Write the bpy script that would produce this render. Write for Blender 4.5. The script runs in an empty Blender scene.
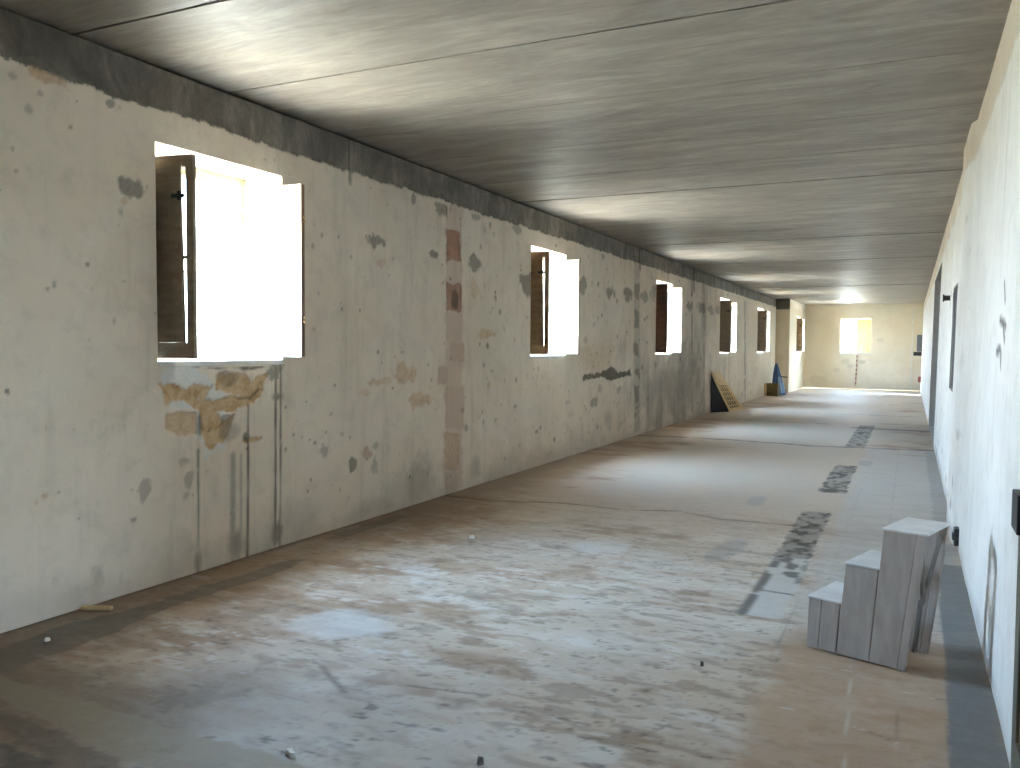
import bpy, bmesh, math, random
import numpy as np
from mathutils import Vector

random.seed(7)
C = bpy.context.scene.collection
SC = bpy.context.scene

# ------------------------------------------------------------------ camera
H = 1.5
FPX, YAW, PIT, ROL = 836.56, .4458, .044, .0073
_c, _s = math.cos(YAW), math.sin(YAW)
FW = np.array([-_s*math.cos(PIT), _c*math.cos(PIT), -math.sin(PIT)])
_r = np.array([_c, _s, 0.]); _u = np.cross(_r, FW)
RT = _r*math.cos(ROL)+_u*math.sin(ROL); UP = -_r*math.sin(ROL)+_u*math.cos(ROL)
CAM = np.array([0, 0, H])


def at(x, y, axis, val):
    """the point of the plane coordinate[axis] = val seen at pixel x, y of the photograph"""
    d = FW*FPX+RT*(x-510)+UP*(384-y)
    return CAM+d*((val-CAM[axis])/d[axis])


def make_camera():
    cd = bpy.data.cameras.new('camera'); co = bpy.data.objects.new('camera', cd); C.objects.link(co)
    cd.sensor_width = 36; cd.lens = 36*FPX/1020; cd.clip_start = .02; cd.clip_end = 500
    from mathutils import Matrix
    m = Matrix.Identity(4)
    for i in range(3):
        m[i][0], m[i][1], m[i][2], m[i][3] = RT[i], UP[i], -FW[i], CAM[i]
    co.matrix_world = m
    SC.camera = co


make_camera()

XL = -4.2075        # left wall
XP = -3.75          # end stretch of the left wall
HC = 3.2256         # ceiling
ZB = 2.944          # underside of the ring beam
YE = 34.5           # end wall
YP = 30.0           # where the left wall steps in
YB = -3.6           # wall behind
XO = -4.70          # outer face of left wall


def XRW(z): return .3606+.049*z/HC   # right wall leans outwards a little


WINS = [(3.735, 4.885), (9.375, 10.53), (14.965, 16.115), (20.66, 21.80), (26.22, 27.37)]
WZ = (1.39, 2.745)
WIN6 = (32.0, 33.1)
WIN7 = (-2.43, -1.36)

# ------------------------------------------------------------------ noise
def _hash(i, j, s):
    n = (i.astype(np.int64)*374761393+j.astype(np.int64)*668265263+s*1442695041) & 0xffffffff
    n = ((n ^ (n >> 13))*1274126177) & 0xffffffff
    n = n ^ (n >> 16)
    return (n & 0xffff)/65535.


def vn(x, y, s=0):
    i = np.floor(x); j = np.floor(y); u = x-i; v = y-j
    u = u*u*(3-2*u); v = v*v*(3-2*v)
    a = _hash(i, j, s); b = _hash(i+1, j, s); c = _hash(i, j+1, s); d = _hash(i+1, j+1, s)
    return (a*(1-u)+b*u)*(1-v)+(c*(1-u)+d*u)*v


def fbm(x, y, s=0, o=4):
    r = 0; a = .5; t = 0
    for k in range(o):
        r = r+a*vn(x*2**k+17.3*k, y*2**k-9.1*k, s+k*11); t += a; a *= .55
    return r/t


def sstep(a, b, x):
    t = np.clip((x-a)/(b-a), 0, 1); return t*t*(3-2*t)


class Sheet:
    """a dense grid u (columns) by v (rows) with painted masks"""
    def __init__(self, us, vs):
        self.us, self.vs = np.asarray(us), np.asarray(vs)
        self.U, self.V = np.meshgrid(self.us, self.vs)
        self.ch = {}

    def chan(self, n):
        if n not in self.ch: self.ch[n] = np.zeros_like(self.U)
        return self.ch[n]

    def _win(self, u0, u1, v0, v1):
        i0, i1 = np.searchsorted(self.us, [u0, u1]); j0, j1 = np.searchsorted(self.vs, [v0, v1])
        return slice(max(j0-1, 0), j1+1), slice(max(i0-1, 0), i1+1)

    def poly(self, n, pts, val=1., rough=.02, soft=.008, freq=14, seed=0):
        pts = np.asarray(pts, float); pad = rough*1.5+soft
        w = self._win(pts[:, 0].min()-pad, pts[:, 0].max()+pad, pts[:, 1].min()-pad, pts[:, 1].max()+pad)
        U, V = self.U[w], self.V[w]
        if U.size == 0: return
        d = np.full(U.shape, 1e9); ins = np.zeros(U.shape, bool)
        m = len(pts)
        for i in range(m):
            a, b = pts[i], pts[(i+1) % m]
            e = b-a; L = (e@e)+1e-12
            t = np.clip(((U-a[0])*e[0]+(V-a[1])*e[1])/L, 0, 1)
            d = np.minimum(d, np.hypot(U-a[0]-t*e[0], V-a[1]-t*e[1]))
            cr = ((a[1] > V) != (b[1] > V)) & (U < (b[0]-a[0])*(V-a[1])/(b[1]-a[1]+1e-12)+a[0])
            ins ^= cr
        sd = np.where(ins, d, -d)+(fbm(U*freq, V*freq, seed+5, 3)-.5)*2*rough
        k = sstep(-soft, soft, sd)*val
        c = self.chan(n); c[w] = np.maximum(c[w], k)

    def blob(self, n, u, v, ru, rv, val=1., rough=.35, soft=.25, freq=9, seed=0):
        w = self._win(u-ru*1.8, u+ru*1.8, v-rv*1.8, v+rv*1.8)
        U, V = self.U[w], self.V[w]
        if U.size == 0: return
        r = np.hypot((U-u)/ru, (V-v)/rv)
        r = r+(fbm(U*freq/1., V*freq/1., seed+3, 3)-.5)*2*rough
        k = sstep(1+soft, 1-soft, r)*val
        c = self.chan(n); c[w] = np.maximum(c[w], k)

    def line(self, n, pts, w0, val=1., soft=None, jit=0., seed=0, brk=0.):
        pts = np.asarray(pts, float); soft = soft or w0*.6
        for a, b in zip(pts[:-1], pts[1:]):
            pad = w0+soft+jit
            w = self._win(min(a[0], b[0])-pad, max(a[0], b[0])+pad, min(a[1], b[1])-pad, max(a[1], b[1])+pad)
            U, V = self.U[w], self.V[w]
            if U.size == 0: continue
            e = b-a; L = e@e+1e-12
            t = np.clip(((U-a[0])*e[0]+(V-a[1])*e[1])/L, 0, 1)
            d = np.hypot(U-a[0]-t*e[0], V-a[1]-t*e[1])
            if jit: d = np.abs(d+(fbm(U*6, V*6, seed, 2)-.5)*2*jit)
            k = sstep(w0+soft, max(w0-soft, 0), d)*val
            if brk: k = k*sstep(brk-.1, brk+.1, fbm(U*7, V*7, seed+9, 3))
            c = self.chan(n); c[w] = np.maximum(c[w], k)


# ------------------------------------------------------------------ object helpers
def tag(o, label=None, cat=None, group=None, kind=None):
    if label: o['label'] = label
    if cat: o['category'] = cat
    if group: o['group'] = group
    if kind: o['kind'] = kind
    return o


def empty(name, loc=(0, 0, 0), rz=0):
    o = bpy.data.objects.new(name, None); C.objects.link(o)
    o.location = loc; o.rotation_euler = (0, 0, rz); o.empty_display_size = .1
    return o


class MB:
    def __init__(self): self.bm = bmesh.new()

    def box(self, c, s, rot=None, bev=0., taper=None):
        r = bmesh.ops.create_cube(self.bm, size=1)
        vs = r['verts']
        for v in vs:
            v.co = Vector((v.co.x*s[0], v.co.y*s[1], v.co.z*s[2]))
            if taper and v.co.z > 0: v.co.x *= taper; v.co.y *= taper
        if bev:
            es = list({e for v in vs for e in v.link_edges})
            q = bmesh.ops.bevel(self.bm, geom=es, offset=bev, segments=2, affect='EDGES', profile=.5)
            vs = list({v for f in q['faces'] for v in f.verts} | {v for v in vs if v.is_valid})
        if rot is not None: bmesh.ops.rotate(self.bm, verts=vs, cent=(0, 0, 0), matrix=rot)
        bmesh.ops.translate(self.bm, verts=vs, vec=c)
        return vs

    def slab(self, lo, hi, bev=0.):
        lo, hi = Vector(lo), Vector(hi)
        return self.box((lo+hi)/2, hi-lo, bev=bev)

    def prism(self, poly, off):
        """polygon (3-D points) pushed along off into a solid"""
        off = Vector(off)
        a = [self.bm.verts.new(Vector(p)) for p in poly]
        b = [self.bm.verts.new(Vector(p)+off) for p in poly]
        n = len(a)
        self.bm.faces.new(a[::-1]); self.bm.faces.new(b)
        for i in range(n): self.bm.faces.new((a[i], a[(i+1) % n], b[(i+1) % n], b[i]))
        return a+b

    def board(self, p, q, w, t, side):
        """a bar from p to q, w wide along side, t thick across"""
        p, q = Vector(p), Vector(q); d = (q-p).normalized()
        sd = Vector(side); sd = (sd-d*sd.dot(d)).normalized(); n = d.cross(sd)
        self.prism([p+sd*w/2-n*t/2, q+sd*w/2-n*t/2, q-sd*w/2-n*t/2, p-sd*w/2-n*t/2], n*t)

    def cyl(self, p, q, r, seg=12, r2=None):
        p, q = Vector(p), Vector(q); d = q-p
        ret = bmesh.ops.create_cone(self.bm, cap_ends=True, segments=seg, radius1=r, radius2=r if r2 is None else r2, depth=d.length)
        rot = d.to_track_quat('Z', 'Y').to_matrix()
        bmesh.ops.rotate(self.bm, verts=ret['verts'], cent=(0, 0, 0), matrix=rot)
        bmesh.ops.translate(self.bm, verts=ret['verts'], vec=(p+q)/2)

    def build(self, name, mat, parent=None, bevel=0., smooth=False, kind=None):
        bmesh.ops.recalc_face_normals(self.bm, faces=self.bm.faces)
        me = bpy.data.meshes.new(name); self.bm.to_mesh(me); self.bm.free()
        o = bpy.data.objects.new(name, me); C.objects.link(o)
        if mat: me.materials.append(mat)
        if smooth:
            for p in me.polygons: p.use_smooth = True
        if bevel:
            m = o.modifiers.new('edge', 'BEVEL'); m.width = bevel; m.segments = 2; m.limit_method = 'ANGLE'
        if parent:
            o.parent = parent
            # geometry is given in world coordinates; bring it into the parent's frame
            bpy.context.view_layer.update()
            o.matrix_parent_inverse = parent.matrix_world.inverted()
        if kind: o['kind'] = kind
        return o


# ------------------------------------------------------------------ material helpers
def lin(r, g, b):
    f = lambda c: ((c/255+.055)/1.055)**2.4 if c > 10 else c/255/12.92
    return (f(r), f(g), f(b), 1)


class NT:
    def __init__(self, name):
        self.m = bpy.data.materials.new(name); self.m.use_nodes = True
        self.t = self.m.node_tree; self.b = self.t.nodes['Principled BSDF']
        self.co = self.t.nodes.new('ShaderNodeTexCoord')

    def n(self, typ, **kw):
        nd = self.t.nodes.new(typ)
        for k, v in kw.items():
            if isinstance(k, str) and hasattr(nd, k): setattr(nd, k, v)
        return nd

    def l(self, a, b): self.t.links.new(a, b)

    def noise(self, scale, stretch=(1, 1, 1), detail=6, rough=.6, dist=0.):
        mp = self.n('ShaderNodeMapping'); mp.inputs['Scale'].default_value = stretch
        self.l(self.co.outputs['Object'], mp.inputs['Vector'])
        nz = self.n('ShaderNodeTexNoise'); nz.inputs['Scale'].default_value = scale
        nz.inputs['Detail'].default_value = detail; nz.inputs['Roughness'].default_value = rough
        nz.inputs['Distortion'].default_value = dist
        self.l(mp.outputs['Vector'], nz.inputs['Vector'])
        return nz.outputs['Fac']

    def ramp(self, fac, stops):
        r = self.n('ShaderNodeValToRGB'); e = r.color_ramp.elements
        while len(e) < len(stops): e.new(.5)
        for k, (p, c) in enumerate(stops):
            e[k].position = p; e[k].color = c if len(c) == 4 else (*c, 1)
        self.l(fac, r.inputs['Fac']); return r.outputs['Color']

    def grey(self, fac, a, b):
        return self.ramp(fac, [(a, (0, 0, 0, 1)), (b, (1, 1, 1, 1))])

    def mix(self, fac, a, b, mode='MIX'):
        m = self.n('ShaderNodeMix', data_type='RGBA', blend_type=mode)
        for s, v in ((m.inputs[0], fac), (m.inputs[6], a), (m.inputs[7], b)):
            if isinstance(v, (int, float)): s.default_value = v
            elif isinstance(v, tuple): s.default_value = v
            else: self.l(v, s)
        return m.outputs[2]

    def math(self, op, a, b=0.):
        m = self.n('ShaderNodeMath', operation=op)
        for s, v in ((m.inputs[0], a), (m.inputs[1], b)):
            if isinstance(v, (int, float)): s.default_value = v
            else: self.l(v, s)
        return m.outputs[0]

    def attr(self, name):
        a = self.n('ShaderNodeAttribute', attribute_name=name); return a

    def sep(self, col):
        s = self.n('ShaderNodeSeparateColor'); self.l(col, s.inputs[0]); return s.outputs

    def bump(self, h, strength=.3, dist=.01):
        b = self.n('ShaderNodeBump'); b.inputs['Strength'].default_value = strength; b.inputs['Distance'].default_value = dist
        self.l(h, b.inputs['Height']); self.l(b.outputs['Normal'], self.b.inputs['Normal'])

    def out(self, col, rough=.8, spec=.3):
        for s, v in ((self.b.inputs['Base Color'], col), (self.b.inputs['Roughness'], rough)):
            if isinstance(v, (int, float, tuple)): s.default_value = v
            else: self.l(v, s)
        self.b.inputs['Specular IOR Level'].default_value = spec
        return self.m


def painted(name, c1, c2, scale=6, stretch=(1, 1, 1), rough=.65, bump=.15, spec=.3):
    t = NT(name)
    f = t.noise(scale, stretch, 7, .62, .3)
    col = t.ramp(f, [(.35, c1), (.65, c2)])
    t.bump(f, bump, .006)
    return t.out(col, rough, spec)


def wall_material(name, base1, base2):
    """old limewashed plaster; masks hold where it has come off, got wet or sooty, or is toned darker or warmer"""
    t = NT(name)
    big = t.noise(1.1, (1, 1, 1), 6, .6, .4); mid = t.noise(6, (1, 1, 1), 8, .65, .3); fine = t.noise(38, (1, 1, 1), 6, .7)
    streak = t.noise(2.2, (1, 3.5, .35), 6, .6, .5)
    c = t.ramp(big, [(.3, base1), (.7, base2)])
    c = t.mix(t.math('MULTIPLY', t.grey(mid, .5, .75), .30), c, lin(168, 158, 142))
    c = t.mix(t.math('MULTIPLY', t.grey(streak, .52, .75), .22), c, lin(150, 142, 128))
    c = t.mix(t.math('MULTIPLY', t.grey(fine, .62, .78), .3), c, lin(140, 132, 120))
    a = t.attr('wear'); b = t.attr('stain_light'); s1 = t.sep(a.outputs['Color']); s2 = t.sep(b.outputs['Color'])
    pt = t.noise(13, (1, 1, 1), 8, .68, .5)
    tan = t.ramp(pt, [(.28, lin(160, 126, 92)), (.45, lin(198, 166, 126)), (.6, lin(214, 188, 152)), (.74, lin(178, 144, 108))])
    gry = t.ramp(fine, [(.3, lin(98, 90, 78)), (.7, lin(146, 136, 122))])
    brk = t.ramp(mid, [(.3, lin(150, 112, 92)), (.7, lin(194, 154, 130))])
    wht = t.ramp(fine, [(.3, lin(205, 206, 204)), (.7, lin(226, 226, 222))])
    cs = t.noise(3.2, (1, 1.3, .8), 9, .7, .5); cf = t.noise(22, (1, 1.6, .8), 7, .72, .2)
    con = t.ramp(cs, [(.28, lin(98, 94, 87)), (.5, lin(132, 126, 117)), (.72, lin(170, 163, 152))])
    con = t.mix(t.math('MULTIPLY', t.grey(cf, .45, .75), .35), con, lin(86, 84, 80))
    c = t.mix(s2[1], c, con)                  # bare concrete
    c = t.mix(s1[3] if len(s1) > 3 else 0., c, wht)
    c = t.mix(a.outputs['Alpha'], c, wht)
    c = t.mix(s1[0], c, tan)
    c = t.mix(s1[2], c, brk)
    c = t.mix(s1[1], c, gry)
    drk = t.mix(t.grey(fine, .3, .7), lin(44, 38, 30), lin(76, 68, 58))
    c = t.mix(s2[0], c, drk)                  # soot, drips, darker foot and edges
    c = t.mix(t.math('MULTIPLY', s2[2], .8), c, lin(216, 204, 176))   # warm tone: beige beam, warm far-end light put into colour
    h = t.math('ADD', t.math('MULTIPLY', mid, .6), t.math('MULTIPLY', fine, .35))
    lose = t.math('ADD', s1[0], t.math('ADD', s1[1], s1[2]))
    h = t.math('SUBTRACT', h, t.math('MULTIPLY', lose, .7))
    t.bump(h, .45, .012)
    return t.out(c, .9, .15)


def floor_material():
    t = NT('worn_floor')
    a = t.attr('ground')
    fine = t.noise(45, (1, 1, 1), 7, .7); mid = t.noise(9, (1, 1.6, 1), 8, .66, .4)
    c = t.mix(t.math('MULTIPLY', t.grey(mid, .45, .72), .38), a.outputs['Color'], t.mix(.5, a.outputs['Color'], lin(190, 184, 176)))
    c = t.mix(t.math('MULTIPLY', t.grey(fine, .55, .8), .35), c, lin(92, 80, 68))
    h = t.math('ADD', t.math('MULTIPLY', mid, .5), t.math('MULTIPLY', fine, .25))
    h = t.math('SUBTRACT', h, t.math('MULTIPLY', a.outputs['Alpha'], 1.2))
    t.bump(h, .25, .008)
    ro = t.ramp(mid, [(.3, (.52, .52, .52, 1)), (.7, (.78, .78, .78, 1))])
    return t.out(c, ro, .35)


def ceiling_material():
    t = NT('precast_concrete')
    st = t.noise(1.5, (.7, 2.6, 1), 9, .7, .7)     # grain of the casting beds, across the room
    st2 = t.noise(7, (.55, 4.6, 1), 9, .76, .4)
    big = t.noise(.9, (.6, 1.3, 1), 5, .6, .6); fine = t.noise(40, (1, 1, 1), 6, .7)
    c = t.ramp(st, [(.25, lin(118, 109, 99)), (.5, lin(151, 142, 130)), (.75, lin(182, 172, 158))])
    c = t.mix(t.math('MULTIPLY', t.grey(st2, .45, .72), .38), c, lin(112, 108, 102))
    c = t.mix(t.math('MULTIPLY', t.grey(big, .45, .7), .35), c, lin(120, 114, 106))
    c = t.mix(t.math('MULTIPLY', t.grey(fine, .6, .8), .25), c, lin(90, 86, 80))
    h = t.math('ADD', t.math('MULTIPLY', st2, .6), t.math('MULTIPLY', fine, .15))
    t.bump(h, .12, .006)
    ro = t.ramp(st2, [(.3, (.42, .42, .42, 1)), (.7, (.62, .62, .62, 1))])
    return t.out(c, ro, .3)


def glass_material():
    t = NT('window_glass'); nt = t.t
    tr = t.n('ShaderNodeBsdfTransparent'); gl = t.n('ShaderNodeBsdfGlossy'); gl.inputs['Roughness'].default_value = .04
    fr = t.n('ShaderNodeFresnel'); fr.inputs['IOR'].default_value = 1.45
    dirt = t.noise(5, (1, 1, 1), 5, .6)
    tr.inputs['Color'].default_value = (.9, .93, .93, 1)
    mx = t.n('ShaderNodeMixShader'); t.l(fr.outputs[0], mx.inputs[0]); t.l(tr.outputs[0], mx.inputs[1]); t.l(gl.outputs[0], mx.inputs[2])
    df = t.n('ShaderNodeBsdfDiffuse'); df.inputs['Color'].default_value = (.7, .7, .68, 1)
    m2 = t.n('ShaderNodeMixShader'); t.l(t.math('MULTIPLY', dirt, .18), m2.inputs[0]); t.l(mx.outputs[0], m2.inputs[1]); t.l(df.outputs[0], m2.inputs[2])
    t.l(m2.outputs[0], nt.nodes['Material Output'].inputs['Surface'])
    return t.m


def yellow_pane():
    t = NT('yellowed_plastic_pane'); nt = t.t
    tl = t.n('ShaderNodeBsdfTranslucent'); df = t.n('ShaderNodeBsdfDiffuse')
    f = t.noise(4, (1, 1, 1), 5, .6)
    col = t.ramp(f, [(.3, (.40, .33, .16, 1)), (.7, (.45, .38, .20, 1))])
    t.l(col, tl.inputs['Color']); t.l(col, df.inputs['Color'])
    mx = t.n('ShaderNodeMixShader'); mx.inputs[0].default_value = .3
    t.l(tl.outputs[0], mx.inputs[1]); t.l(df.outputs[0], mx.inputs[2])
    t.l(mx.outputs[0], nt.nodes['Material Output'].inputs['Surface'])
    return t.m


M = {}
M['wall'] = wall_material('limewashed_plaster', lin(219, 206, 187), lin(235, 224, 208))
M['wall_r'] = wall_material('white_plaster', lin(216, 212, 202), lin(230, 227, 218))
M['floor'] = floor_material()
M['ceiling'] = ceiling_material()
M['glass'] = glass_material()
M['yellow'] = yellow_pane()
M['frame'] = painted('cream_window_paint', lin(196, 172, 138), lin(218, 200, 170), 7, (1, 1, 3))
M['leafcream'] = painted('cream_leaf_paint', lin(214, 198, 168), lin(228, 216, 190), 7, (1, 1, 3))
M['leafgrey'] = painted('grey_brown_leaf_paint', lin(136, 122, 104), lin(164, 148, 128), 7, (1, 1, 3))
M['leafbrown'] = painted('brown_leaf_paint', lin(140, 112, 82), lin(170, 140, 106), 7, (1, 1, 3))
M['leafred'] = painted('red_brown_leaf_paint', lin(84, 56, 42), lin(112, 78, 60), 7, (1, 1, 3))
M['sill'] = painted('whitewashed_sill', lin(206, 202, 194), lin(222, 218, 210), 9)
M['iron'] = painted('dark_iron', lin(34, 31, 29), lin(58, 52, 47), 20, rough=.5, spec=.5)
M['brass'] = painted('worn_brass', lin(176, 140, 80), lin(206, 172, 110), 20, rough=.35, spec=.6)
M['stool'] = painted('grey_stool_paint', lin(160, 148, 137), lin(180, 168, 157), 9, (2, 2, .5), .6)
M['stooltop'] = painted('pale_stool_paint', lin(200, 198, 194), lin(222, 220, 216), 9, (1, 1, 1), .5)  # treads paler than the side boards
M['stoolraw'] = painted('bare_inside_wood', lin(104, 98, 92), lin(140, 132, 124), 8, (2, 2, .4), .8)
M['pale_wood'] = painted('pale_pine', lin(198, 166, 118), lin(222, 194, 148), 8, (1, 4, 1), .7)
M['dark_board'] = painted('dark_board', lin(20, 15, 14), lin(32, 25, 22), 6)
M['crate'] = painted('olive_crate', lin(92, 78, 42), lin(118, 100, 60), 10)
M['tarp'] = painted('blue_tarp', lin(48, 76, 112), lin(74, 106, 146), 5, (1, 1, .5), .5)
M['tarp_pale'] = painted('pale_blue_tarp', lin(128, 160, 196), lin(156, 184, 214), 5, rough=.5)
M['door'] = painted('old_green_grey_door', lin(86, 84, 68), lin(112, 106, 88), 6, (1, 1, .4))
M['doorcream'] = painted('cream_door_edge', lin(206, 198, 176), lin(222, 214, 196), 6)
M['doorbrown'] = painted('brown_door_wood', lin(126, 98, 82), lin(150, 120, 100), 6, (1, 1, .3))
M['darkwood'] = painted('dark_shutter_wood', lin(40, 38, 38), lin(62, 58, 56), 6, (1, 1, .4))
M['chip'] = painted('plaster_chip', lin(214, 208, 198), lin(232, 228, 220), 30)
M['stone'] = painted('dark_stone', lin(58, 50, 44), lin(84, 74, 64), 30)
M['graybox'] = painted('grey_metal_box', lin(84, 86, 88), lin(108, 110, 112), 12, rough=.45, spec=.5)
M['red'] = painted('red_plastic', lin(132, 66, 58), lin(160, 86, 76), 12, rough=.45)
M['ground'] = painted('dry_ground', lin(188, 170, 142), lin(208, 192, 166), .4)
M['facade'] = painted('outside_render', lin(186, 172, 146), lin(204, 190, 166), 1.2)


# ------------------------------------------------------------------ painted sheets
def sheet_mesh(name, sheet, xyz, mat, attrs, holes=(), extra=None):
    """grid mesh; xyz -> (N,3); holes: (u0,u1,v0,v1) left out; extra: list of quads (4 points) added"""
    nv, nu = sheet.U.shape
    idx = np.arange(nv*nu).reshape(nv, nu)
    q = np.stack([idx[:-1, :-1], idx[:-1, 1:], idx[1:, 1:], idx[1:, :-1]], -1)
    uc = (sheet.us[:-1]+sheet.us[1:])/2; vc = (sheet.vs[:-1]+sheet.vs[1:])/2
    keep = np.ones((nv-1, nu-1), bool)
    for (a, b, c, d) in holes:
        keep &= ~(((uc > a) & (uc < b))[None, :] & ((vc > c) & (vc < d))[:, None])
    q = q[keep]
    V = xyz.reshape(-1, 3); N0 = len(V)
    ex = np.array([p for quad in (extra or []) for p in quad], float).reshape(-1, 3)
    V = np.concatenate([V, ex]) if len(ex) else V
    if len(ex): q = np.concatenate([q, N0+np.arange(len(ex)).reshape(-1, 4)])
    me = bpy.data.meshes.new(name)
    me.vertices.add(len(V)); me.vertices.foreach_set('co', V.astype(np.float32).ravel())
    me.loops.add(q.size); me.loops.foreach_set('vertex_index', q.astype(np.int32).ravel())
    me.polygons.add(len(q)); me.polygons.foreach_set('loop_start', (np.arange(len(q))*4).astype(np.int32))
    sm = np.ones(len(q), bool)
    if len(ex): sm[-len(ex)//4:] = False
    me.polygons.foreach_set('use_smooth', sm)
    me.update(calc_edges=True); me.validate()
    for an, (chs, dflt) in attrs.items():
        at_ = me.attributes.new(an, 'FLOAT_COLOR', 'POINT')
        d = np.zeros((len(V), 4), np.float32)
        for k, c in enumerate(chs):
            d[:N0, k] = c.ravel() if not np.isscalar(c) else c
            d[N0:, k] = dflt[k]
        at_.data.foreach_set('color', d.ravel())
    me.materials.append(mat)
    o = bpy.data.objects.new(name, me); C.objects.link(o); o['kind'] = 'structure'
    return o


def steps(a, b, fn, must=()):
    out = [a]
    while out[-1] < b: out.append(out[-1]+fn(out[-1]))
    out[-1] = b
    out = np.array(out)
    for m in must:
        i = np.argmin(np.abs(out-m)); out[i] = m
    return np.unique(out)


# ---- left wall
ys = steps(YB, YP, lambda y: .05 if y < 2 else (.012 if y < 7.5 else .012*(y/7.5)**1.7), [v for w in WINS for v in w])
zs = steps(0, HC, lambda z: .012, WZ)
W = Sheet(ys, zs)
for n in ('tan', 'grey', 'brick', 'white', 'dark', 'conc', 'warm'): W.chan(n)


def wpt(x, y):
    p = at(x, y, 0, XL); return (p[1], p[2])


def wpoly(n, pts, **k): W.poly(n, [wpt(*p) for p in pts], **k)


def wblob(n, x, y, rx, ry, **k):
    a = wpt(x-rx, y); b = wpt(x+rx, y); c = wpt(x, y-ry); d = wpt(x, y+ry); o = wpt(x, y)
    W.blob(n, o[0], o[1], abs(b[0]-a[0])/2, abs(c[1]-d[1])/2, **k)


def wline(n, pts, wpx, **k):
    a = wpt(pts[0][0], pts[0][1]); b = wpt(pts[0][0]+1, pts[0][1])
    W.line(n, [wpt(*p) for p in pts], wpx*abs(b[0]-a[0])/2, **k)


U, V = W.U, W.V
edge = ZB+(fbm(U*2.1, V*0+1.7, 21, 3)-.5)*.05+(fbm(U*16, V*0+.3, 31, 4)-.5)*.055+(fbm(U*30, V*30, 32, 3)-.5)*.02
notch = np.zeros_like(U)
beam = sstep(-.004, .006, V-edge)
W.ch['conc'] = beam.copy()
# below the first window: layers of limewash fallen off
wpoly('white', [(161, 366), (196, 366), (214, 384), (232, 398), (225, 420), (224, 448), (206, 458), (198, 438), (190, 410), (170, 408), (163, 386)], rough=.03, val=.85)
wpoly('tan', [(160, 384), (178, 385), (188, 390), (199, 382), (211, 388), (206, 397), (190, 402), (166, 403)], rough=.03, seed=1)
wpoly('tan', [(164, 413), (180, 411), (197, 412), (198, 436), (180, 436), (165, 430)], rough=.02, val=.8, seed=2)
wpoly('tan', [(186, 401), (212, 402), (240, 393), (256, 376), (268, 374), (262, 398), (246, 408), (226, 412), (204, 414)], rough=.04, seed=3)
wpoly('tan', [(200, 412), (214, 412), (226, 420), (234, 414), (226, 438), (214, 450), (204, 446)], rough=.03, seed=4)
wpoly('grey', [(222, 416), (236, 412), (230, 438), (220, 436)], rough=.03, val=.55, seed=5)
wpoly('tan', [(216, 374), (246, 374), (254, 388), (236, 396), (216, 390)], rough=.035, seed=6)
wblob('tan', 251, 440, 9, 3, seed=7); wblob('dark', 246, 437, 4, 6, val=.7, seed=8)
wblob('dark', 200, 424, 2, 12, val=.7, rough=.6, seed=10); wblob('white', 211, 428, 7, 9, val=.7, seed=11)
wblob('grey', 229, 378, 12, 8, val=.45, rough=.5, seed=12); wblob('grey', 229, 432, 10, 10, val=.4, rough=.6, seed=13)
wline('dark', [(160, 364), (200, 367), (240, 369), (284, 365)], 2.2, val=.75, jit=.012, brk=.42, seed=14)
wline('dark', [(206, 368), (228, 372), (236, 380)], 1.2, val=.5, jit=.01, seed=15)
wblob('dark', 273, 372, 8, 9, val=.55, rough=.9, freq=26, seed=16)
wline('dark', [(220, 398), (250, 398), (258, 390)], 1.5, val=.55, jit=.015, brk=.4, seed=17)
# drips
for (x, y0, y1, w, v) in ((198, 440, 575, 1.2, .7), (233, 455, 560, 5, .42), (241, 455, 558, 2, .35), (248, 405, 556, 1.4, .8), (275.5, 366, 546, 1.3, .8), (280.5, 364, 546, 1.0, .75)):
    wline('dark', [(x, y0), (x+.2, (y0+y1)/2), (x-.2, y1)], w, val=v, soft=.014, jit=.005, seed=int(x), brk=.22)
for (x, y, rx, ry, v) in ((198, 566, 4, 18, .5), (236, 546, 9, 18, .5), (247, 545, 3, 16, .45), (278, 534, 6, 13, .6), (278, 397, 5, 4, .6), (200, 425, 3, 10, .5)):
    wblob('dark', x, y, rx, ry, val=v, rough=.4, soft=.6, freq=12, seed=int(x+y))
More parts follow.
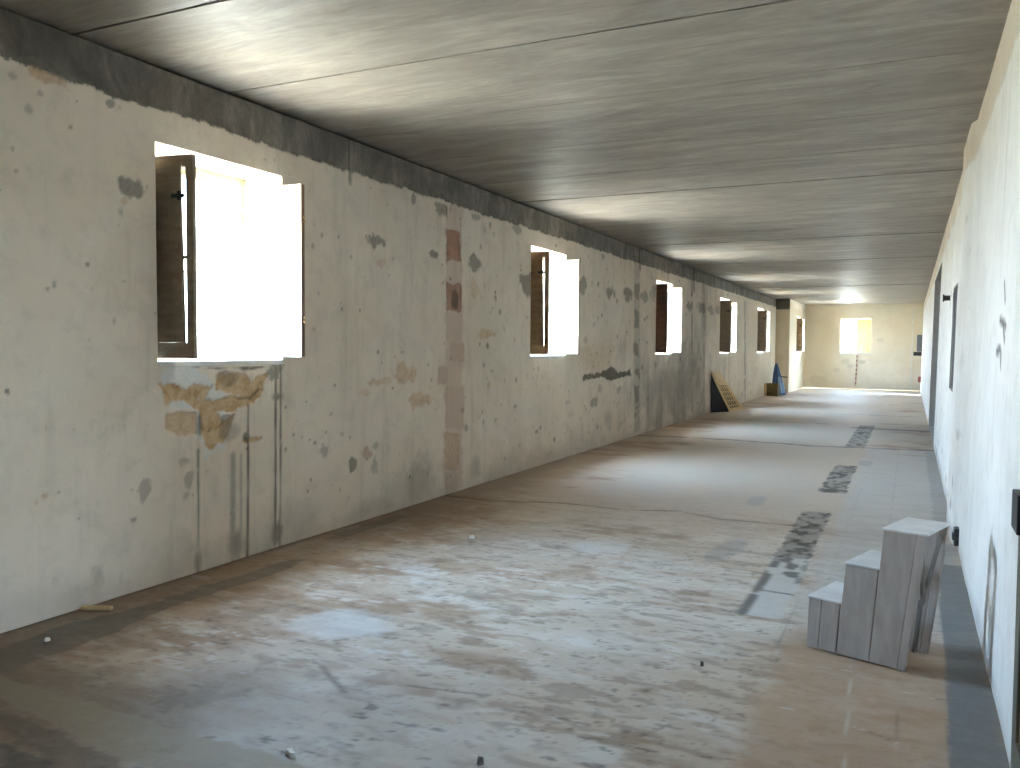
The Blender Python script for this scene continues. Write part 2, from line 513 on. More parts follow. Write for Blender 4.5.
# scuffs and knocks on the first stretch
for k, (n, x, y, rx, ry, v) in enumerate([
        ('dark', 146, 490, 6, 9, .6), ('dark', 188, 480, 6, 9, .6), ('dark', 184, 461, 5, 3, .45), ('dark', 187, 495, 4, 4, .4), ('dark', 325, 452, 4, 7, .6),
        ('grey', 353, 464, 5, 6, .85), ('brick', 366, 452, 5, 6, .7), ('dark', 375, 464, 3, 8, .5), ('dark', 376, 444, 3, 4, .5), ('grey', 130, 188, 13, 8, .9),
        ('grey', 122, 212, 3, 5, .5), ('dark', 28, 110, 4, 6, .5), ('grey', 12, 76, 4, 4, .5), ('grey', 77, 101, 2, 2, .7), ('grey', 111, 104, 4, 4, .8),
        ('grey', 375, 241, 8, 6, .9), ('tan', 382, 263, 5, 4, .5), ('dark', 389, 275, 1.5, 1.5, .5), ('tan', 403, 375, 10, 10, .9), ('tan', 377, 382, 8, 4, .8), ('tan', 421, 400, 8, 8, .85),
        ('grey', 434, 254, 5, 4, .9), ('grey', 474, 263, 6, 7, .9), ('tan', 487, 334, 8, 4, .8), ('tan', 475, 288, 5, 10, .5), ('tan', 48, 78, 17, 6, .9),
        ('grey', 528, 283, 7, 11, .85), ('grey', 583, 286, 4, 8, .85), ('grey', 611, 292, 4, 6, .9), ('grey', 629, 294, 4, 7, .95), ('tan', 600, 357, 16, 12, .35),
        ('grey', 594, 402, 3, 5, .7), ('dark', 619, 390, 2, 3, .6), ('dark', 600, 388, 2, 4, .5), ('grey', 586, 340, 3, 3, .4), ('dark', 568, 402, 3, 2, .4),
        ('grey', 466, 428, 2, 4, .6), ('dark', 402, 352, 1.5, 1.5, .5), ('dark', 462, 411, 2, 3, .4), ('dark', 342, 434, 1.5, 1.5, .5), ('dark', 331, 414, 1.2, 1.6, .5), ('dark', 350, 437, 1.2, 1.2, .5),
        ('dark', 100, 578, 5, 9, .4), ('dark', 54, 580, 6, 8, .25), ('dark', 121, 580, 3, 9, .3), ('dark', 96, 571, 5, 4, .3),
        ('tan', 366, 393, 6, 3, .5), ('tan', 388, 380, 4, 3, .4), ('dark', 413, 199, 2, 5, .8), ('grey', 442, 210, 5, 7, .8), ('grey', 451, 207, 2, 6, .5),
        ('grey', 475, 217, 4, 4, .6), ('grey', 516, 229, 4, 5, .6), ('grey', 603, 256, 2, 3, .7), ('dark', 350, 178, 2, 8, .6),
        ('grey', 645, 297, 4, 5, .7), ('grey', 655, 293, 4, 7, .6), ('grey', 690, 307, 3, 5, .8), ('grey', 702, 308, 4, 5, .8), ('grey', 711, 310, 3, 4, .7), ('grey', 718, 310, 3, 4, .6)]):
    wblob(n, x, y, rx, ry, val=v*(.8 if n != 'dark' else .62), rough=.85, soft=.22, freq=18 if x < 400 else 10, seed=40+k)
# tall chase with bricks beside it
wpoly('brick', [(446, 206), (462, 208), (463, 489), (446, 493)], val=.30, rough=.06, soft=.03, seed=88)
for k, (x0, x1, y0, y1, n, v) in enumerate([(447, 461, 229, 261, 'brick', 1), (447, 462, 283, 312, 'brick', .9), (449, 461, 262, 282, 'brick', .3), (448, 460, 206, 228, 'brick', .25),
                                            (447, 462, 314, 340, 'brick', .35), (450, 464, 342, 362, 'brick', .5), (438, 448, 366, 384, 'brick', .45), (445, 464, 386, 430, 'brick', .45),
                                            (444, 460, 432, 470, 'tan', .6), (445, 458, 470, 490, 'brick', .4)]):
    wpoly(n, [(x0, y0), (x1, y0+1), (x1, y1), (x0, y1-1)], val=v, rough=.03, seed=90+k)
wblob('dark', 455, 300, 4, 10, val=.6, seed=101); wblob('dark', 420, 482, 18, 22, val=.3, rough=.5, soft=.6, seed=102)
wblob('dark', 476, 468, 5, 12, val=.3, soft=.6, seed=103); wblob('dark', 405, 490, 26, 14, val=.2, soft=.6, seed=104)
for x in (447, 461): wline('dark', [(x, 206), (x, 315)], .8, val=.4, jit=.01, brk=.45, seed=x)
wpoly('grey', [(582, 376), (592, 374), (604, 371), (612, 366), (618, 372), (630, 370), (631, 375), (618, 378), (611, 381), (604, 377), (583, 380)], rough=.035, freq=10, seed=110)
# second chase, further on: bare render with dashes
wpoly('grey', [(634, 262), (640, 263), (640, 430), (634, 434)], val=.30, rough=.04, seed=112)
for k, (a, b) in enumerate([(283, 300), (308, 330), (340, 358), (368, 376), (385, 404), (412, 420)]):
    wpoly('grey', [(634.2, a), (639.2, a+1), (639, b), (634.4, b-2)], val=.75, rough=.09, soft=.02, freq=6, seed=115+k)
# ring beam: dirtier first bay, cold joints
for x, y0, y1 in ((350, 134, 181), (694, 269, 290), (640, 250, 268)):
    wline('dark', [(x, y0), (x, y1)], 1.4, val=.7)
wpoly('dark', [(-40, -20), (55, 20), (100, 40), (102, 88), (80, 80), (40, 62), (0, 46), (-40, 36)], val=.34, rough=.05, seed=120)
W.ch['dark'] = np.maximum(W.ch['dark'], beam*.16*sstep(13, 8, U))
# far stretch: grey, formwork-streaked render
far = sstep(13.5, 14.3, U)
stre = fbm(U*2.4, V*.25, 60, 4); pat = fbm(U*.7, V*.9, 61, 4)
W.ch['conc'] = np.maximum(W.ch['conc'], far*sstep(.46, .64, stre*.55+pat*.45)*.28*sstep(24, 18, U))
W.ch['dark'] = np.maximum(W.ch['dark'], far*sstep(.60, .72, stre)*.16*sstep(28, 20, U))
wblob('dark', 676, 388, 34, 34, val=.42, rough=1.0, soft=.8, freq=2.6, seed=130)
for x, y0, y1 in ((692, 281, 410), (704, 284, 412), (745, 305, 400)):
    wline('dark', [(x, y0), (x, y1)], 1.6, val=.5, jit=.03, brk=.35, seed=x)
W.ch['warm'] = np.maximum(W.ch['warm'], sstep(20, 30, U)*.5*(1-W.ch['conc']))  # warm light of the far end put into the wall colour
# wall darker towards its foot
W.ch['dark'] = np.maximum(W.ch['dark'], sstep(.35, 0, V+(fbm(U*2, V*2, 70, 4)-.5)*.5)*.25)
for k in range(420):
    u = random.uniform(2.3, 13.6); v = random.uniform(.1, 2.9); r = random.uniform(.004, .015)*(1 if u < 8 else 1.7)
    W.blob(random.choice(('grey', 'grey', 'dark', 'tan')), u, v, r*random.uniform(.8, 1.6), r*random.uniform(.8, 1.8), val=random.uniform(.3, .7), rough=.5, freq=30, seed=k)
for k in range(90):
    u = random.uniform(13.6, 29.5); v = random.uniform(.1, 2.9); r = random.uniform(.02, .06)
    W.blob(random.choice(('grey', 'dark')), u, v, r*1.4, r, val=random.uniform(.2, .6), rough=.5, freq=12, seed=k+300)

lose = np.maximum.reduce([W.ch['tan'], W.ch['grey'], W.ch['brick']])
X = XL+(fbm(U*1.3, V*1.3, 80, 4)-.5)*.012-W.ch['conc']*.010*(V > 2.7)-lose*.004-.05*(V > HC-.02)
xyz = np.stack([X, U, V], -1)
holes = [(a, b, *WZ) for a, b in WINS]
ex = []
for a, b in WINS:
    z0, z1 = WZ
    ex += [[(XL, a, z0), (XO, a, z0), (XO, a, z1), (XL, a, z1)], [(XL, b, z0), (XL, b, z1), (XO, b, z1), (XO, b, z0)],
           [(XL, a, z1), (XO, a, z1), (XO, b, z1), (XL, b, z1)], [(XL, a, z0-.012), (XL, b, z0-.012), (XO, b, z0-.012), (XO, a, z0-.012)]]
yy = [YB]+[v for w in WINS for v in w]+[YP]
for k in range(len(yy)-1):
    a, b = yy[k], yy[k+1]
    if k % 2 == 0: ex.append([(XO, a, -.2), (XO, a, HC+.3), (XO, b, HC+.3), (XO, b, -.2)])
    else:
        ex.append([(XO, a, -.2), (XO, a, WZ[0]), (XO, b, WZ[0]), (XO, b, -.2)]); ex.append([(XO, a, WZ[1]), (XO, a, HC+.3), (XO, b, HC+.3), (XO, b, WZ[1])])
wear = lambda S: [S.chan('tan'), S.chan('grey'), S.chan('brick'), S.chan('white')]
stain_light = lambda S: [S.chan('dark'), S.chan('conc'), S.chan('warm'), 0.]
Z4 = (0, 0, 0, 0)
sheet_mesh('wall_left', W, xyz, M['wall'], {'wear': (wear(W), (0, 0, 0, .25)), 'stain_light': (stain_light(W), Z4)}, holes, ex)

# ---- end stretch of the left wall, stepping in
us = steps(YP, YE, lambda y: .05, WIN6); P = Sheet(us, steps(0, HC, lambda z: .05, (1.40, 2.70)))
U, V = P.U, P.V
P.ch['warm'] = .9*np.ones_like(U)*sstep(3.05, 2.95, V+(fbm(U*3, V, 5, 3)-.5)*.1)  # same warm light painted over the end stretch
P.ch['conc'] = sstep(.55, .75, fbm(U*1.2, V*1.2, 7, 4))*.3
P.ch['dark'] = sstep(.4, 0, V+(fbm(U*2, V*2, 9, 3)-.5)*.3)*.2
z0, z1 = 1.40, 2.70; a, b = WIN6; xo = XP-.5
ex = [[(XP, a, z0), (xo, a, z0), (xo, a, z1), (XP, a, z1)], [(XP, b, z0), (XP, b, z1), (xo, b, z1), (xo, b, z0)], [(XP, a, z1), (xo, a, z1), (xo, b, z1), (XP, b, z1)],
      [(XP, a, z0), (XP, b, z0), (xo, b, z0), (xo, a, z0)], [(xo, YP, -.2), (xo, YP, HC), (xo, a, HC), (xo, a, -.2)], [(xo, b, -.2), (xo, b, HC), (xo, YE, HC), (xo, YE, -.2)],
      [(xo, a, -.2), (xo, a, z0), (xo, b, z0), (xo, b, -.2)], [(xo, a, z1), (xo, a, HC), (xo, b, HC), (xo, b, z1)]]
sheet_mesh('wall_left_end', P, np.stack([np.full_like(U, XP), U, V], -1), M['wall'], {'wear': (wear(P), Z4), 'stain_light': (stain_light(P), (0, 0, .9, 0))}, [(a, b, z0, z1)], ex)
S = Sheet(steps(XO, XP, lambda x: .03), steps(0, HC, lambda z: .03)); U, V = S.U, S.V
S.ch['conc'] = np.maximum(sstep(2.86, 2.88, V), .35*sstep(.4, .7, fbm(U*3, V*2, 3, 4)))
S.ch['dark'] = np.maximum(sstep(2.86, 2.88, V)*.55, sstep(.5, 0, V)*.25)
S.ch['warm'] = sstep(2.86, 2.84, V)*.75; S.ch['tan'] = sstep(2.86, 2.84, V)*.35  # warm light and the brown shade of this face, both painted
sheet_mesh('wall_step', S, np.stack([U, np.full_like(U, YP), V], -1), M['wall'], {'wear': (wear(S), Z4), 'stain_light': (stain_light(S), Z4)})

# ---- end wall
a, b = WIN7; z0, z1 = 1.37, 2.69
E_ = Sheet(steps(XP, .42, lambda x: .03, (a, b)), steps(0, HC, lambda z: .03, (z0, z1))); U, V = E_.U, E_.V
n = fbm(U*1.1, V*1.1, 13, 5)
E_.ch['warm'] = (.85-.35*sstep(.2, -.1, V-1.2+(n-.5)*1.5)*sstep(-2.4, -1.6, U))*np.ones_like(U)  # warmth of the light on the end wall, held in its colour
E_.ch['tan'] = sstep(.5, .7, fbm(U*1.6, V*1.4, 15, 5))*.35
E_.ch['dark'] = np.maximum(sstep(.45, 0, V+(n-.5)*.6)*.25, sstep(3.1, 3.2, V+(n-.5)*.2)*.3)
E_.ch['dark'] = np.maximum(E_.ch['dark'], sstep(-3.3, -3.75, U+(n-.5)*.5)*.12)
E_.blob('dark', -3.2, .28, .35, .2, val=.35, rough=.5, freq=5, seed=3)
for k, (x, y, r) in enumerate([(845, 361, 3), (850, 366, 2), (862, 362, 2), (836, 370, 2), (868, 350, 1.5), (880, 340, 2)]):
    p = at(x, y, 1, YE); E_.blob('grey', p[0], p[2], r*.06, r*.04, val=.5, freq=8, seed=k)
ex = [[(a, YE, z0), (a, YE+.5, z0), (a, YE+.5, z1), (a, YE, z1)], [(b, YE, z0), (b, YE, z1), (b, YE+.5, z1), (b, YE+.5, z0)], [(a, YE, z1), (a, YE+.5, z1), (b, YE+.5, z1), (b, YE, z1)],
      [(a, YE, z0), (b, YE, z0), (b, YE+.5, z0), (a, YE+.5, z0)], [(XP-.5, YE+.5, -.2), (XP-.5, YE+.5, HC), (a, YE+.5, HC), (a, YE+.5, -.2)], [(b, YE+.5, -.2), (b, YE+.5, HC), (1.5, YE+.5, HC), (1.5, YE+.5, -.2)],
      [(a, YE+.5, -.2), (a, YE+.5, z0), (b, YE+.5, z0), (b, YE+.5, -.2)], [(a, YE+.5, z1), (a, YE+.5, HC), (b, YE+.5, HC), (b, YE+.5, z1)]]
sheet_mesh('wall_end', E_, np.stack([U, np.full_like(U, YE)+(n-.5)*.02, V], -1), M['wall'], {'wear': (wear(E_), Z4), 'stain_light': (stain_light(E_), (0, 0, .9, 0))}, [(a, b, z0, z1)], ex)

# ---- right wall
DOORWAY = (14.5, 18.5); DZ = 2.86
FILL_SIDE = (2.20, 2.42); FILL_FAR = (31.1, 31.7); FZ = 2.1; SZ = 2.15  # side and far openings: unseen doorways added to let daylight in
NICHE = (8.95, 9.95); NZ = (1.10, 2.14)
rs = steps(YB, YE, lambda y: .03 if y < 10 else .06, DOORWAY+NICHE+FILL_SIDE+FILL_FAR); rz = steps(0, HC, lambda z: .02, NZ+(DZ, SZ, FZ))
R = Sheet(rs, rz); U, V = R.U, R.V


def rpt(x, y):
    p = at(x, y, 0, .385); return p[1], p[2]


n = fbm(U*1.2, V*1.2, 33, 5)
edge = 2.93+(fbm(U*2.2, V*0, 35, 4)-.5)*.10
R.ch['warm'] = np.maximum(sstep(-.02, .03, V-edge)*.55, .28*sstep(2.2, 2.9, V+(n-.5)*.8))
R.ch['conc'] = sstep(-.01, .02, V-edge)*.45*sstep(.35, .6, fbm(U*2, V*5, 36, 4))
R.ch['tan'] = sstep(.02, .05, V-edge)*.45
for k, pts in enumerate([[(1004, 283), (1005, 300)], [(1000, 320), (1006, 326)], [(1004, 330), (1005, 340)], [(997, 352), (1001, 349), (1002, 356)], [(1001, 358), (1001.5, 366)]]):
    R.line('dark', [rpt(*p) for p in pts], .022, val=.8, jit=.012, seed=k)
for k in range(160):
    u = random.uniform(7, 20); v = random.choice((random.uniform(.0, .5), random.uniform(.3, 2.9))); r = random.uniform(.015, .05)
    R.blob(random.choice(('grey', 'dark', 'tan')), u, v, r*1.8, r, val=random.uniform(.25, .6), rough=.5, freq=12, seed=k+700)
R.ch['dark'] = np.maximum(R.ch['dark'], sstep(.14, 0, V+(n-.5)*.2)*.3)
prof = sstep(7.2, 7.34, U)*sstep(8.5, 8.25, U)*.036
X = XRW(V)-prof+(fbm(U*1.0, V*1.2, 44, 4)-.5)*.010
nx = lambda z, d: XRW(z)+d
ex = []
for (a, b, z0, z1, dep) in ((*NICHE, *NZ, .35), (*DOORWAY, 0, DZ, 1.6), (*FILL_SIDE, 0, SZ, .5), (*FILL_FAR, 0, FZ, .5)):
    p = lambda y, z, d: (XRW(z)+d, y, z)
    ex += [[p(a, z0, 0), p(a, z0, dep), p(a, z1, dep), p(a, z1, 0)], [p(b, z0, 0), p(b, z1, 0), p(b, z1, dep), p(b, z0, dep)], [p(a, z1, 0), p(a, z1, dep), p(b, z1, dep), p(b, z1, 0)],
           [p(a, z0-.001, 0), p(b, z0-.001, 0), p(b, z0-.001, dep), p(a, z0-.001, dep)], *([] if dep == .5 else [[p(a, z0, dep), p(b, z0, dep), p(b, z1, dep), p(a, z1, dep)]])]
sheet_mesh('wall_right', R, np.stack([X, U, V], -1), M['wall_r'], {'wear': (wear(R), Z4), 'stain_light': (stain_light(R), (.2, .35, 0, 0))}, [(*NICHE, *NZ), (*DOORWAY, 0, DZ), (*FILL_SIDE, 0, SZ), (*FILL_FAR, 0, FZ)], ex)
m = MB()
m.slab((XO, YB-.3, -.2), (1.0, YB, HC+.2))
m.build('wall_back', M['facade'], kind='structure')
m = MB()
m.slab((.88, YB, -.2), (1.0, FILL_SIDE[0], HC+.2)); m.slab((.88, FILL_SIDE[1], -.2), (1.0, 13.5, HC+.2)); m.slab((.88, FILL_SIDE[0], SZ), (1.0, FILL_SIDE[1], HC+.2)); m.slab((2.2, 13.4, -.2), (2.3, 20, HC+.2)); m.slab((1.0, 19.9, -.2), (2.2, 20., HC+.2)); m.slab((.88, 20, -.2), (1.0, FILL_FAR[0], HC+.2)); m.slab((.88, FILL_FAR[1], -.2), (1.0, YE+.5, HC+.2)); m.slab((.88, FILL_FAR[0], FZ), (1.0, FILL_FAR[1], HC+.2)); m.slab((1.0, 13.4, -.2), (2.2, 13.5, HC+.2))
m.build('wall_outer', M['facade'], kind='structure')
m = MB(); m.slab((.88, -1.5, -.3), (9, 12., -.02)); m.slab((1.0, 28, -.3), (9, 38., -.02)); m.build('added_terrace', M['ground'], kind='structure')  # unseen terrace added outside these doorways to bounce daylight in

# ------------------------------------------------------------------ floor
fx = steps(XO, .62, lambda x: .014); fy = steps(YB, YE+.02, lambda y: .05 if y < 1.9 else (.014 if y < 5 else .014*(y/5)**1.75))
F = Sheet(fx, fy); U, V = F.U, F.V


def fpt(x, y):
    p = at(x, y, 2, 0); return p[0], p[1]


def fpoly(n, pts, **k): F.poly(n, [fpt(*p) for p in pts], **k)


def fline(n, pts, w, **k): F.line(n, [fpt(*p) for p in pts], w, **k)


def rgb(*c): return np.array(lin(*c)[:3])


def over(col, mask, c):
    return col*(1-mask[..., None])+np.asarray(c)*mask[..., None]


n1 = fbm(U*.55+.4, V*.75, 201, 5); n2 = fbm(U*1.6, V*3.4, 202, 5); n3 = fbm(U*7, V*13, 203, 4); n4 = fbm(U*3.0, V*3.0, 204, 5)
col = np.zeros(U.shape+(3,))+rgb(156, 126, 98)
col = over(col, sstep(.35, .65, n4)*.6, rgb(172, 146, 118))
bias = .16*sstep(-3.7, -2.6, U)*sstep(.1, -1.0, U)*sstep(2.2, 3.0, V)+.12*sstep(6.5, 9, V)
dust = sstep(.44, .62, n1*.45+n2*.4+n3*.15+bias)
col = over(col, dust*.8, rgb(196, 180, 161))
col = over(col, sstep(.62, .74, n2*.6+n3*.4)*.45*sstep(7, 4, V), rgb(118, 100, 82))
dust2 = sstep(.52, .66, fbm(U*1.3+5, V*4.2, 240, 5)*.6+fbm(U*4, V*9, 241, 4)*.4+.12*sstep(-3.6, -2.2, U)-.06)*sstep(9, 6, V)
col = over(col, dust2*.55, rgb(208, 198, 185))
brn = sstep(.56, .68, fbm(U*.9+2, V*2.6, 243, 5)*.55+fbm(U*5, V*13, 244, 4)*.45)*sstep(9, 6, V)
col = over(col, brn*.55, rgb(140, 112, 84))
near = sstep(9, 5, V)
p1 = fbm(U*6+3, V*15, 250, 5); p2 = fbm(U*16, V*34, 251, 4); p3 = fbm(U*2.6, V*5.5, 252, 4)
col = over(col, sstep(.54, .62, p1*.6+p2*.4)*sstep(.40, .6, p3)*.55*near, rgb(214, 208, 198))
col = over(col, sstep(.55, .64, fbm(U*7+8, V*17, 253, 5))*sstep(.42, .58, 1-p3)*.5*near, rgb(128, 102, 78))
col = over(col, sstep(.70, .76, fbm(U*22, V*40, 254, 3))*.55*near, rgb(92, 80, 68))
# beaten grey screed towards the camera with black flecks
scr = sstep(3.2, 2.4, V+(n1-.5)*1.5)*sstep(-3.4, -2.6, U+(n4-.5)*.8)*.65
col = over(col, scr, rgb(156, 146, 134))
fl = sstep(.70, .76, fbm(U*11, V*26, 210, 3))*sstep(3.9, 2.6, V)*sstep(-3.4, -2.4, U)*sstep(.45, .6, n4)
col = over(col, fl*.7, rgb(62, 60, 58))
fl2 = sstep(.70, .78, fbm(U*9, V*22, 211, 3))*sstep(9, 5, V)
col = over(col, fl2*.3, rgb(84, 74, 64))
# greyish wet strip beside the left wall, brown margin at its foot
F.poly('grey', [(XL+.22, 2.2), (XL+.50, 2.4), (XL+.50, 2.9), (XL+.42, 3.4), (XL+.44, 4.3), (XL+.40, 4.7), (XL+.28, 4.6), (XL+.26, 3.4), (XL+.16, 2.9)], rough=.06, val=.58, freq=7, seed=4)
F.poly('grey', [(XL+.10, 5.2), (XL+.24, 5.3), (XL+.24, 6.3), (XL+.08, 6.2)], rough=.05, val=.5, freq=7, seed=6)
marg = sstep(.9, .2, U-XL+(n4-.5)*.5)*sstep(14, 9, V)
col = over(col, marg*.65, rgb(126, 106, 86))
col = over(col, F.chan('grey'), rgb(82, 80, 74))
corner_shade = sstep(3.0, 2.3, V+(n4-.5)*.8)*sstep(-2.0, -3.0, U+(n4-.5)*.8)  # dim near left corner: shade painted into the floor colour
col = over(col, corner_shade*.75, rgb(112, 94, 72))
# pale mortar band across the lower left corner, with its darker edges
fpoly('band', [(-30, 662), (0, 674), (83, 700), (180, 728), (300, 762), (330, 790), (200, 790), (110, 752), (50, 722), (0, 698), (-30, 688)], rough=.03, val=.8, seed=12)
fpoly('bandd', [(-20, 700), (48, 726), (110, 756), (170, 780), (60, 780), (40, 752), (0, 728)], rough=.05, val=.6, seed=13)
col = over(col, F.chan('bandd'), rgb(98, 80, 62)); col = over(col, F.chan('band'), rgb(142, 128, 104))
fpoly('wet', [(150, 690), (200, 682), (245, 690), (235, 700), (180, 704), (165, 712)], rough=.12, val=.3, seed=14)
fpoly('wet', [(0, 742), (30, 750), (60, 775), (0, 775)], rough=.05, val=.7, seed=15)
col = over(col, F.chan('wet'), rgb(76, 70, 64))
# right-hand tile field, dark screed strip against the wall
tile = sstep(-.62, -.48, U+(n4-.5)*.15)*sstep(14.3, 13.8, V)
col = over(col, tile*.75*sstep(5.2, 4.4, V), rgb(170, 138, 108)); col = over(col, tile*.55*sstep(4.4, 5.2, V), rgb(182, 180, 176))
F.chan('joint')
for pts in ([(851, 664), (849, 700), (843, 775)], [(901, 675), (898, 720), (897, 780)], [(846, 722), (898, 741)], [(900, 690), (950, 700)], [(855, 672), (902, 690)], [(780, 706), (848, 716)], [(770, 660), (852, 670)]):
    F.line('joint', [fpt(*p) for p in pts], .0035, val=.9, brk=.3, seed=7)
for u in (-.45, -.12): F.line('joint', [(u, 4.6), (u, 13.8)], .006, val=.5, brk=.42, seed=8)
for k in range(22): F.line('joint', [(-.5, 4.9+k*.41), (.12, 4.88+k*.41)], .006, val=.45, brk=.46, seed=40+k)
fline('joint', [(800, 598), (775, 652)], .006, val=.8); fline('joint', [(780, 640), (777, 660)], .005, val=.9)
jn = F.ch['joint']
col = over(col, jn*.5*sstep(4.2, 4.4, V), rgb(118, 112, 104)); col = over(col, jn*.6*sstep(4.4, 4.2, V), np.where(n4[..., None] > .5, rgb(206, 196, 182), rgb(96, 80, 66)))
F.poly('strip', [(.165, 1.0), (.165, 3.4), (.19, 4.5), (.20, 6.6), (.62, 6.6), (.62, 1.0)], rough=.012, val=.85, seed=9)
F.poly('strip', [(.22, 6.6), (.24, 13.8), (.62, 13.8), (.62, 6.6)], rough=.03, val=.30, seed=11)
col = over(col, F.chan('strip'), rgb(98, 102, 104))
# rubble-filled openings in a row along the floor
F.chan('rub'); F.chan('mort')
for (a, b, x0, x1) in ((6.25, 8.17, -.86, -.62), (9.36, 11.65, -.84, -.58), (13.85, 18.1, -.88, -.60)):
    F.poly('rub', [(x0, a), (x1, a), (x1, b), (x0, b)], rough=.03, seed=int(a))
F.poly('mort', [(-.85, 4.81), (-.61, 4.80), (-.61, 6.3), (-.85, 6.3)], rough=.02, seed=5)
rb = fbm(U*13, V*9, 220, 3)
rc = rgb(66, 56, 46)*(1-sstep(.35, .6, rb))[..., None]+rgb(150, 140, 126)*sstep(.35, .6, rb)[..., None]
col = col*(1-F.ch['rub'][..., None])+rc*F.ch['rub'][..., None]
col = over(col, F.ch['mort']*.9, rgb(190, 186, 178))
F.line('rubl', [(-.83, 4.82), (-.82, 6.3)], .03, val=.8, brk=.42, seed=3); F.line('rubl', [(-.82, 5.35), (-.62, 5.33)], .015, val=.7); F.line('rubl', [(-.62, 5.6), (-.63, 6.3)], .02, val=.6, brk=.45)
for k, (u, v) in enumerate([(-.70, 6.05), (-.76, 6.2), (-.68, 5.8)]): F.blob('rubl', u, v, .05, .09, val=.8, rough=.7, freq=16, seed=k)
col = over(col, F.chan('rubl'), rgb(70, 60, 50))
# saw cuts / settlement cracks across the floor, dark patches further on
F.chan('crack')
F.line('crack', [(-4.2, 7.32), (-3.6, 7.28), (-3.0, 7.5), (-2.4, 7.42), (-1.9, 7.62), (-1.5, 7.44), (-.86, 7.45)], .016, val=.75, jit=.02, seed=3)
F.line('crack', [(-4.2, 14.0), (-2.6, 14.05), (-1.4, 13.8), (.37, 14.05)], .05, val=.8, jit=.05, seed=4)
F.line('crack', [(-.9, 17.4), (.37, 17.3)], .12, val=.7, jit=.05); F.line('crack', [(-3.3, 18.2), (-1.6, 18.0)], .10, val=.45, jit=.08, brk=.4)
F.line('crack', [(-2.5, 21.0), (.2, 20.9)], .12, val=.4, jit=.1, brk=.4); F.line('crack', [(-3.9, 27.3), (.2, 27.0)], .10, val=.25, brk=.4)
for k, (x0, y0, x1, y1) in enumerate([(322, 664, 345, 690), (408, 684, 490, 694)]): fline('crack', [(x0, y0), (x1, y1)], .010, val=.55, jit=.008, seed=k)
col = over(col, F.ch['crack'], rgb(72, 60, 48))
for k, (x, y, rx, ry) in enumerate([(344, 622, 16, 8), (600, 545, 24, 6)]):
    p = fpt(x, y); F.blob('pale', p[0], p[1], .25, .22, val=.6, rough=.5, freq=6, seed=k)
col = over(col, F.chan('pale'), rgb(206, 204, 200))
for k, (x, y) in enumerate([(720, 552), (757, 500), (865, 463), (735, 545)]):
    p = fpt(x, y); F.blob('blue', p[0], p[1], .09, .30, val=.35, rough=.3, freq=6, seed=k)
col = over(col, F.chan('blue'), rgb(120, 124, 130))
col = col*(.90+.2*fbm(U*.35, V*.3, 230, 3))[..., None]
z = (fbm(U*.9, V*.9, 231, 4)-.5)*.012-F.ch['crack']*.006-F.ch['rub']*.006*rb-.006
F.ch['low'] = np.clip(F.ch['crack']*.8+F.ch['rub']*.4+F.ch['joint']*.5+fl*.3, 0, 1)
sheet_mesh('floor', F, np.stack([U, V, z], -1), M['floor'], {'ground': ([col[..., 0], col[..., 1], col[..., 2], F.ch['low']], (.3, .28, .25, 0))})
# joints a shade darker: kept in the colour above through 'low' relief only

# ------------------------------------------------------------------ ceiling of precast slabs
m = MB(); SW = 1.177
k0 = -6
seams = [3.227+SW*k for k in range(k0, 28)]
gapw = {0: .014, 1: .030, 2: .012, 5: .034, 9: .045, 12: .05, 15: .05, 18: .05}
for i in range(len(seams)-1):
    k = k0+i; a, b = seams[i], seams[i+1]
    if a > YE+.3: break
    g0 = gapw.get(k, .002)/2; g1 = gapw.get(k+1, .002)/2; dz = random.uniform(-.003, .003)
    ch = .002
    prof = [(a+g0, HC+.14), (a+g0, HC+dz+ch), (a+g0+ch, HC+dz), (b-g1-ch, HC+dz), (b-g1, HC+dz+ch), (b-g1, HC+.14)]
    m.prism([(XO, y, zz) for y, zz in prof], (2.3-XO, 0, 0))
m.slab((XO, YB-.2, HC+.14), (2.3, YE+.5, HC+.32))
m.build('ceiling', M['ceiling'], kind='structure')


